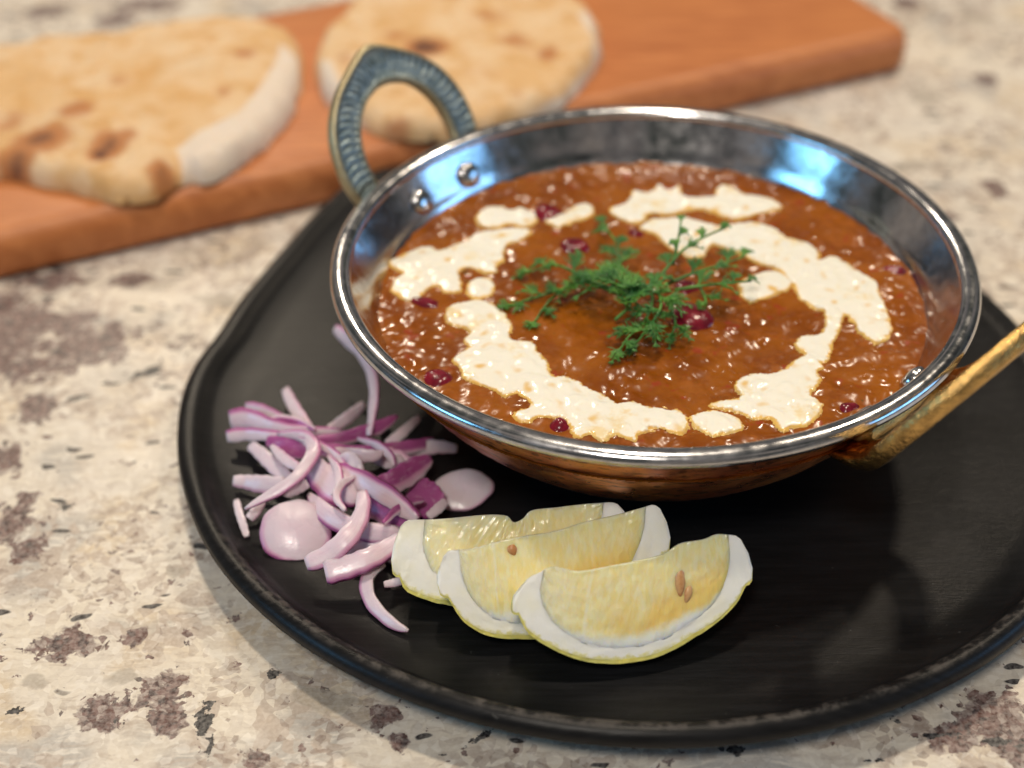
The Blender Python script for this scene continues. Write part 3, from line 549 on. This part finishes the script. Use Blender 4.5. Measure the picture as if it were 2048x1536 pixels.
SPR = [
 ([(1300, 548), (1305, 600), (1290, 640), (1258, 672), (1240, 700)], [.004, .007, .007, .005, .003], 8, 'brightest dill sprig pointing toward the front rim', 1, 40, 4),
 ([(1310, 560), (1322, 610), (1300, 650), (1270, 690)], [.006, .010, .008, .003], 7, 'thick dill sprig just right of the foremost sprig', 2, 36, 4),
 ([(1290, 570), (1330, 600), (1350, 640), (1345, 668)], [.004, .006, .005, .003], 6, 'dill sprig bending down over the large glossy bean', 3, 36, 4),
 ([(1240, 590), (1190, 570), (1150, 565), (1100, 600), (1062, 655)], [.004, .006, .004, .002, .001], 8, 'dim dill sprig trailing to the far left front', 4, 34, 3),
 ([(1180, 560), (1120, 580), (1060, 598), (1018, 612)], [.003, .003, .002, .001], 6, 'flat dill sprig ending nearest the left cream patch', 5, 34, 3),
 ([(1230, 580), (1160, 550), (1110, 530), (1055, 545)], [.004, .006, .005, .003], 7, 'left dill sprig with its tip raised behind the flat one', 6, 36, 4),
 ([(1270, 560), (1240, 530), (1235, 490), (1200, 440)], [.004, .006, .006, .003], 8, 'dill sprig reaching back toward the small cream daub', 7, 36, 4),
 ([(1290, 580), (1250, 575), (1210, 560), (1170, 555)], [.006, .011, .010, .007], 8, 'bushy dill sprig at the left of the garnish centre', 8, 40, 4),
 ([(1260, 620), (1250, 600), (1290, 575), (1330, 560)], [.005, .009, .011, .009], 8, 'bushy dill sprig crowning the middle of the garnish', 9, 40, 4),
 ([(1290, 590), (1330, 540), (1364, 502), (1400, 478), (1452, 455)], [.005, .009, .012, .013, .014], 6, 'fine dill sprig raised over the back cream swirl', 10, 24, 3),
 ([(1345, 530), (1352, 500), (1358, 470), (1362, 440)], [.009, .012, .013, .014], 3, 'single thin dill tip standing up before the back cream', 11, 20, 3),
 ([(1330, 570), (1390, 545), (1440, 530), (1490, 512)], [.006, .008, .007, .005], 6, 'dill sprig spreading right below the broad cream swirl', 12, 38, 3),
 ([(1350, 580), (1400, 572), (1450, 566), (1502, 562)], [.006, .008, .008, .007], 6, 'dill sprig whose dark tip lies on the stubby cream tongue', 13, 32, 3),
 ([(1400, 575), (1408, 590), (1412, 605), (1408, 618)], [.005, .005, .004, .002], 4, 'short dill frond drooping right of the glossy bean', 14, 30, 3),
 ([(1230, 640), (1260, 610), (1250, 585), (1228, 566)], [.003, .006, .008, .008], 7, 'dense dill sprig low in the garnish centre', 15, 38, 4),
]
for s_ in SPR: sprig(*s_)

# ------------------------------------------------------------------ red onion
OC = (2.3633, (420, 640)); UN = .0000530; WF = 1.3; ZP = .0102
def strip(pts, w, z, lab, skin=(0, 1), roll=0., th=.0010, bow=.06, name='onion_slice'):
    """a curved sliver of onion: skin=(amount, side) puts the purple skin on one edge"""
    px = crop(pts, *OC); z = np.interp(np.linspace(0, 1, len(px)), np.linspace(0, 1, len(np.atleast_1d(z))), np.atleast_1d(z)) * .001 + ZP
    P = np.array([at([p], zz)[0] for p, zz in zip(px, z)]); n = 26; P = catmull(P, n)
    w = np.interp(np.linspace(0, 1, n), np.linspace(0, 1, len(np.atleast_1d(w))), np.atleast_1d(w)) * UN * WF
    view = nrm(CAM - P.mean(0)); V = []; A = []; UV = []
    sec = [(-.93, 1), (-.45, 1), (0, 1), (.45, 1), (.93, 1), (1, .8), (1, -.8), (.93, -1), (.45, -1), (-.45, -1), (-.93, -1), (-1, -.8), (-1, .8)]; K = len(sec)
    hsh = (len(lab) * 37 + len(pts) * 11) % 17
    for i in range(n):
        T = nrm(P[min(i + 1, n - 1)] - P[max(i - 1, 0)]); N = nrm(view - (view @ T) * T); B = np.cross(T, N)
        cr, sr = math.cos(roll), math.sin(roll); N2 = cr * N + sr * B; B2 = cr * B - sr * N
        e = .80 + .20 * min(1, min(i, n - 1 - i) / 1.5)
        for a, b in sec:
            sx, sy = a, b
            jit = 1 + .05 * math.sin(i * 1.3 + hsh)
            V.append(P[i] + B2 * sx * w[i] * .5 * e * jit + N2 * (sy * th * .5 * e - bow * w[i] * (sx * sx - .4)))
            am, sd = skin; q = sx * sd; UV.append((sx * 5 + sy, i * .22, hsh))
            A.append(am * (ss(q, .42, 1.) if am <= 1 else ss(q, -.6 - (am - 1), .4)) + (.16 if am > 0 else .03))
    F = [(i * K + k, i * K + (k + 1) % K, (i + 1) * K + (k + 1) % K, (i + 1) * K + k) for i in range(n - 1) for k in range(K)]
    F.append(tuple(range(K - 1, -1, -1))); F.append(tuple((n - 1) * K + k for k in range(K)))
    o = mesh(name, V, F, ONION, attrs={'skin': np.array(A)}); at_ = o.data.attributes.new('uvw', 'FLOAT_VECTOR', 'POINT'); at_.data.foreach_set('vector', np.array(UV).ravel()); tag(o, lab, 'onion slice', 'sliced red onion on the platter')
def petal(cx, cy, rx, ry, ang, z, lab, dome=.0035, edge=.8, base=.05, tilt=.5, trim=0.):
    c = at(crop([(cx, cy)], *OC), ZP + z * .001)[0]; view = nrm(CAM - c); N = nrm(view * tilt + np.array([0, 0, 1.]) * (1 - tilt))
    X_ = nrm(np.cross([0, 1, 0], N)); Y_ = np.cross(N, X_); ca, sa = math.cos(ang), math.sin(ang); X_, Y_ = ca * X_ + sa * Y_, -sa * X_ + ca * Y_
    V = []; A = []; M, K = 12, 44
    for layer in (0, 1):
        for j in range(M + 1):
            q = j / M
            for k in range(K):
                a = 2 * math.pi * k / K; e = 1 + .025 * math.sin(3 * a + cx) + .02 * math.sin(5 * a + cy) + .008 * math.sin(11 * a)
                V.append(c + X_ * q * rx * UN * math.cos(a) * e + Y_ * q * ry * UN * math.sin(a) * e + N * (dome * (1 - q * q) - (.0013 if layer else 0) * (1 - .5 * q) + .0003 * math.sin(3 * a + 3 * q + cx) * q ** 3))
                A.append(base + edge * ss(q, .80, 1.0) * (.5 + .5 * math.sin(a + 2.6)))
    m = (M + 1) * K; F = []
    for j in range(M):
        for k in range(K):
            a, b, c_, d = j * K + k, j * K + (k + 1) % K, (j + 1) * K + (k + 1) % K, (j + 1) * K + k
            F.append((a, b, c_, d)); F.append((m + a, m + d, m + c_, m + b))
    for k in range(K): a, b = M * K + k, M * K + (k + 1) % K; F.append((a, b, m + b, m + a))
    o = mesh('onion_petal', V, F, ONION, attrs={'skin': np.array(A)}); tag(o, lab, 'onion slice', 'sliced red onion on the platter')
petal(1195, 800, 170, 130, .2, 3.0, 'broad dim onion petal in the shade under the copper bowl', dome=.0014, edge=.35, base=.10, tilt=.35)
petal(405, 1005, 192, 178, -.3, 4.0, 'smooth round pink onion petal lying domed side up at the front', dome=.0019, edge=.9, base=.20, tilt=.70)
strip([(590, 40), (650, 90), (712, 150), (755, 230), (775, 320), (770, 420), (752, 545)], [50, 75, 62, 52, 48, 42, 30], [16, 15, 14, 12, 11, 10, 9], 'tallest pale onion sliver arching up beside the left rim', (.5, -1), .5)
strip([(355, 325), (390, 400), (440, 480), (490, 560)], [44, 56, 58, 50], [4, 6, 7, 6], 'white sliver sticking up at the back of the onion heap', (.25, -1), .2)
strip([(560, 520), (640, 470), (690, 430), (725, 395)], [40, 55, 50, 30], [5, 6, 5, 4], 'short translucent sliver behind the heap next to the tallest sliver', (.2, 1), .2)
strip([(840, 590), (900, 540), (955, 490), (990, 460)], [50, 48, 40, 30], [3, 4, 4, 4], 'grey lilac sliver in shadow just left of the copper side', (0, 1))
strip([(170, 410), (240, 425), (320, 460), (400, 500)], [50, 56, 50, 30], [6, 7, 8, 8], 'pinkish sliver at the back left top of the heap', (.7, -1), .3)
strip([(95, 470), (180, 465), (300, 500), (430, 520), (620, 525)], [95, 90, 62, 48, 26], [7, 8, 9, 9, 8], 'wide ended rosy slice fanning out to the far left', (1., -1), .2)
strip([(80, 550), (170, 540), (280, 545), (400, 560), (520, 580)], [64, 60, 50, 50, 40], [5, 6, 8, 8, 7], 'flat ended rosy slice directly below the wide ended one', (1., -1), .1)
strip([(480, 570), (600, 562), (700, 540), (800, 505), (884, 455)], [40, 52, 62, 62, 22], [8, 8, 8, 8, 8], 'deep magenta edged slice pointing right toward the bowl', (1.6, -1), .2)
strip([(470, 615), (600, 620), (740, 622), (860, 610), (960, 598), (1060, 580)], [56, 62, 52, 60, 60, 56], [8, 9, 9, 7, 5, 3], 'long pink slice running under the bowl side', (1.4, -1), 0)
strip([(900, 640), (980, 610), (1080, 600), (1170, 610)], [60, 70, 60, 40], [3, 3, 3, 2], 'shaded flat slice tucked beneath the hanging bowl wall', (.2, 1))
strip([(270, 570), (330, 590), (400, 610), (470, 620)], [44, 80, 84, 60], [7, 8, 8, 8], 'purple skinned short slice inside the white hook', (1.9, -1), .1)
strip([(760, 640), (830, 650), (900, 670), (930, 720)], [60, 90, 90, 60], [5, 6, 6, 5], 'dusky pink slice in the middle behind the two tone piece', (.4, -1))
strip([(880, 650), (905, 700), (890, 760)], [40, 44, 36], [8, 9, 9], 'small pale curl left of the two tone piece', (.1, 1), .5)
strip([(190, 590), (250, 640), (310, 700), (370, 750)], [46, 62, 62, 60], [4, 6, 6, 6], 'white bluish slice slanting below the left fan', (.1, 1))
strip([(110, 760), (170, 765), (240, 775), (350, 780)], [50, 60, 78, 70], [3, 3, 4, 5], 'stubby pinkish grey slice at the left edge of the heap', (.35, 1))
strip([(590, 620), (700, 640), (780, 640), (815, 622)], [40, 60, 50, 14], [10, 11, 11, 11], 'pale sliver with a curled up tip on the pink slice', (.15, 1), .2)
strip([(960, 790), (1010, 840), (1060, 880), (1090, 905)], [130, 160, 130, 80], [3, 4, 4, 3], 'wide mauve slice behind the rear lemon wedge', (2.2, 1))
strip([(470, 660), (520, 730), (600, 800), (700, 850)], [70, 120, 150, 70], [7, 8, 9, 7], 'plump pale pink chunk with a magenta corner at heap centre', (1., 1), .1, th=.003)
strip([(700, 800), (760, 870), (850, 920), (960, 965)], [90, 100, 100, 80], [5, 6, 6, 5], 'wet shiny pink slice below the long centre slice', (1.7, -1), .2)
strip([(475, 830), (530, 900), (620, 960), (720, 1000), (830, 1015), (905, 1010)], [30, 80, 84, 82, 84, 60], [5, 7, 7, 6, 5, 5], 'crescent with magenta lower edge behind the round petal', (1., 1), .2, th=.0024)
strip([(545, 700), (640, 725), (740, 770), (850, 835), (930, 900), (985, 940)], [50, 84, 86, 82, 70, 40], [9, 11, 12, 11, 9, 8], 'longest thick white slice with a purple top edge at centre', (1., -1), .2, th=.0024)
strip([(775, 775), (850, 770), (920, 735), (990, 690), (1045, 655)], [60, 96, 108, 96, 40], [9, 10, 9, 8, 7], 'two tone piece half white and half purple pointing at the bowl', (1.25, -1), .2)
strip([(610, 660), (660, 655), (690, 690), (710, 740)], [36, 60, 62, 40], [12, 14, 14, 12], 'small bright white curl on top of the centre', (0, 1), .2)
strip([(320, 540), (400, 540), (460, 560), (490, 610), (465, 670), (410, 740), (330, 800), (240, 850), (165, 893)], [24, 44, 62, 62, 58, 50, 48, 34, 12], [10, 12, 13, 14, 14, 13, 11, 9, 7], 'white hook shaped sliver curling around at the left', (.6, -1), .3)
strip([(292, 595), (330, 635), (370, 670), (415, 695)], [24, 44, 48, 40], [9, 10, 11, 11], 'little lilac white piece inside the hook sliver', (.3, -1))
strip([(320, 808), (370, 815), (420, 790), (462, 770)], [12, 44, 54, 40], [9, 9, 9, 10], 'small white curl resting on the round petal', (0, 1), .3)
strip([(185, 940), (215, 905), (250, 860)], [40, 44, 30], [2, 3, 3], 'tiny pink corner behind the round petal', (.3, 1))
strip([(125, 852), (138, 910), (158, 970), (175, 1025)], [30, 34, 34, 26], [1.5, 2, 2, 1.2], 'small lone white sliver nearest the left platter edge', (0, 1), .2)
strip([(722, 815), (725, 880), (700, 960), (640, 1040), (560, 1110), (455, 1155)], [50, 60, 72, 84, 84, 66], [14, 14, 13, 12, 9, 7], 'clean white crescent curving over the round petal', (.5, -1), .25, th=.002)
strip([(910, 1030), (830, 1090), (750, 1130), (660, 1165), (545, 1195)], [60, 78, 88, 92, 104], [9, 8, 8, 7, 6], 'thick lilac slice with a blunt cut end beside the rear lemon', (.7, -1), .2, th=.003)
strip([(640, 1100), (740, 1070), (820, 1075), (880, 1130)], [50, 70, 80, 60], [3, 3, 3, 3], 'dull pink slice underneath the thick lilac slice', (.6, -1))
strip([(820, 1150), (760, 1190), (738, 1250), (760, 1330), (820, 1400), (880, 1445), (938, 1468)], [40, 52, 56, 56, 50, 40, 14], [4, 4, 3, 2.5, 2, 1.6, 1.4], 'foremost white sliver tapering toward the platter lip', (.6, 1), .3)
strip([(1115, 855), (1080, 890), (1030, 930)], [34, 44, 34], [6, 6, 5], 'small grey white tip poking out over the rear lemon', (0, 1))
strip([(822, 1250), (865, 1243), (905, 1232)], [26, 34, 34], [1.5, 1.5, 2], 'tiny pink offcut under the rear lemon wedge', (.2, 1))

for _p, _w, _z, _l, _s, _r in [
 ([(420, 560), (520, 590), (600, 640), (640, 700)], [20, 34, 34, 18], [12, 13, 13, 12], 'thin bright sliver crossing from the hook sliver toward the centre', (.8, -1), .3),
 ([(700, 560), (790, 590), (850, 640), (870, 690)], [22, 36, 36, 20], [10, 11, 11, 10], 'thin lilac sliver above the dusky middle slices', (.8, -1), .3),
 ([(640, 900), (600, 840), (620, 780), (680, 740)], [18, 34, 36, 20], [12, 13, 13, 13], 'narrow curl arched over the plump pink chunk', (.9, 1), .2),
 ([(820, 960), (880, 900), (950, 860), (1010, 850)], [20, 36, 34, 16], [10, 10, 9, 8], 'narrow pink curl ending just above the rear lemon', (1.1, -1), .2),
 ([(250, 480), (330, 465), (420, 480), (500, 520)], [18, 34, 34, 16], [9, 10, 10, 10], 'slim magenta edged sliver on the upper left fan', (1.2, 1), .2),
 ([(560, 640), (600, 700), (610, 770), (580, 830)], [18, 36, 38, 22], [12, 13, 13, 12], 'slim downward sliver left of the small bright curl', (.7, -1), .3)]:
    strip(_p, _w, _z, _l, _s, _r, th=.0010)

# ------------------------------------------------------------------ lemon wedges
LC = (2.695, (760, 970))
def lemon(top, bot, zb, axdeg, slope, lab, seed, phi=50, seed_at=(), ends=(.05, .03), cap=.45):
    a = math.radians(axdeg); ax = np.array([math.cos(a), math.sin(a), 0]); back = np.array([-math.sin(a), math.cos(a), 0]); s = math.radians(slope)
    up = back * math.cos(s) + np.array([0, 0, 1.]) * math.sin(s); nb = np.cross(up, ax); nb = nb if nb @ back > 0 else -nb    # nb: backwards, into the wedge
    O = at([crop([bot[len(bot) // 2]], *LC)[0]], zb)[0]
    A = catmull(at_plane(crop(top, *LC), O, nb), 41); B = catmull(at_plane(crop(bot, *LC), O, nb), 41)
    r = np.random.default_rng(seed); base = (A.mean(0) + B.mean(0)) / 2; e = empty('lemon_wedge', tuple(B[20]), label=lab, cat='lemon wedge', group='lemon wedges on the platter')
    # rounded ends: extra stations squeezed toward the end rib
    def endstn(i, sgn):
        out = []
        for k in (1, 2, 3):
            q = k / 3; f_ = math.sqrt(max(0, 1 - q * q)); m = A[i] * .45 + B[i] * .55 + nb * .0; out.append((m + (A[i] - m) * (.30 + .70 * f_) + ax * sgn * .0030 * q, m + (B[i] - m) * (.30 + .70 * f_) + ax * sgn * .0030 * q))
        return out
    L = endstn(0, -1)[::-1]; R = endstn(40, 1); AA = np.vstack([[p[0] for p in L], A, [p[0] for p in R]]); BB = np.vstack([[p[1] for p in L], B, [p[1] for p in R]])
    n = len(AA); st = (np.arange(n) - 3) / 40.; PH = 13; ph = np.radians(np.linspace(0, phi, PH))
    fin = .845 * np.clip(1 - np.abs(2 * (np.clip((st - ends[0]) / (1 - sum(ends)), 0, 1)) - 1) ** 3.2, 0, 1) ** .5 * ((st > ends[0]) & (st < 1 - ends[1]))
    def pt(i, rho, p, push=0.):
        ab = BB[i] - AA[i]; Lk = np.linalg.norm(ab); e1 = ab / Lk; return AA[i] + rho * Lk * (math.cos(p) * e1 + math.sin(p) * nb) - nb * push
    jig = grf((n, 64), .02, .04, .25, seed); fine = grf((n, 64), .02, .02, .07, seed + 9)
    def shell(name, lo, hi, mat, rings, face_noise):
        V = []; AT = []; EX = []; m = rings; K = 2 * m + 2 * (PH - 2)
        for i in range(n):
            l0, h0 = lo[i], hi[i]; fr = [0., .012] + [.04 + j / (m - 4) * .948 for j in range(m - 3)] + [1.]; lp = [(l0 + (h0 - l0) * f, 0) for f in fr]; lp += [(h0, k) for k in range(1, PH - 1)]; lp += [(l0 + (h0 - l0) * f, PH - 1) for f in fr[::-1]]; lp += [(l0, k) for k in range(PH - 2, 0, -1)]
            for rho, k in lp:
                rho2 = rho
                pn = .00016 if name == 'pulp' and k == 0 else 0
                if k == 0: pn += face_noise * (jig[i, int(rho * 60) % 64] * .6 + fine[i, int(rho * 63) % 64] * .5)
                if name == 'pulp' and k == 0: pn *= 1 - (rho / max(h0, .01)) ** 10; pn -= .00003
                if rho > .94: rho2 = rho + .002 * fine[i, (k * 4) % 64]
                V.append(pt(i, rho2, ph[k], pn)); AT.append(rho / .8 if name == 'pulp' else (rho - .78) / (.94 - .78)); EX.append((st[i] * 26 + 4 * (st[i] - .5) * rho, rho * 4.5, seed + k * .8))
        F = [(i * K + k, i * K + (k + 1) % K, (i + 1) * K + (k + 1) % K, (i + 1) * K + k) for i in range(n - 1) for k in range(K)]
        F.append(tuple(range(K - 1, -1, -1))); F.append(tuple((n - 1) * K + k for k in range(K)))
        key = {'pulp': 'depth', 'pith': 'edge'}.get(name, 'edge'); o = mesh(name, V, F, mat, e, attrs={key: np.array(AT)})
        if name == 'pulp':
            at_ = o.data.attributes.new('ves', 'FLOAT_VECTOR', 'POINT'); at_.data.foreach_set('vector', np.array(EX).ravel())
        return o
    z_ = np.zeros(n)
    ok = fin > .02
    shell('pulp', z_ + .012, np.where(ok, fin + .012, .014), PULP, 22, .00016)
    shell('pith', np.where(ok, fin - .0, .008), z_ + .962, PITH, 9, .00012)
    shell('peel', z_ + .958, z_ + 1.0, PEEL, 5, 0)
    for (sx, sy, sl, sw, sa_) in seed_at:
        c = at_plane(crop([(sx, sy)], *LC), O, nb)[0] + nb * (sw * .25); dd = nrm(BB[n // 2] - AA[n // 2]); d1 = nrm(dd * math.cos(sa_) + ax * math.sin(sa_)); d2 = np.cross(nb, d1); V = []; nu, nv = 14, 10
        for i in range(nv + 1):
            p = math.pi * i / nv; tp = 1 - .45 * max(0, math.cos(p))
            for j in range(nu): t = 2 * math.pi * j / nu; V.append(c + d1 * math.cos(p) * sl + d2 * math.sin(p) * math.cos(t) * sw * tp + nb * math.sin(p) * math.sin(t) * sw * .7)
        F = [(i * nu + j, i * nu + (j + 1) % nu, (i + 1) * nu + (j + 1) % nu, (i + 1) * nu + j) for i in range(nv) for j in range(nu)]; mesh('seed', V, F, SEED, e)
lemon([(845, 478), (935, 436), (1070, 460), (1250, 430), (1400, 400), (1530, 365), (1620, 310), (1740, 290), (1815, 262), (1895, 268)],
      [(745, 700), (800, 800), (920, 880), (1080, 945), (1250, 965), (1430, 945), (1560, 900), (1700, 820), (1820, 740), (1920, 640), (1972, 545)], .0150, 11, 56,
      'front lemon wedge with a brown seed in its broad cut face', 5, seed_at=[(1618, 530, .0043, .0015, .06), (1660, 590, .0026, .0012, -.2)])
lemon([(385, 350), (500, 338), (620, 305), (780, 270), (950, 242), (1100, 195), (1280, 155), (1465, 105)],
      [(365, 610), (455, 740), (590, 815), (740, 830), (900, 825), (1080, 770), (1240, 690), (1400, 560), (1525, 380)], .0145, 10, 54,
      'middle lemon wedge overlapping the rear one, pale seed near its top', 6, seed_at=[(715, 350, .0017, .0015, .3)])
lemon([(155, 187), (350, 178), (550, 158), (680, 160), (722, 196), (770, 178), (820, 132), (960, 116), (1100, 100), (1235, 92)],
      [(105, 500), (140, 570), (250, 620), (380, 650), (520, 660), (700, 640), (880, 590), (1050, 500), (1200, 380), (1290, 230)], .0145, 7, 50,
      'rear lemon wedge with a ragged notch in its top edge', 8)
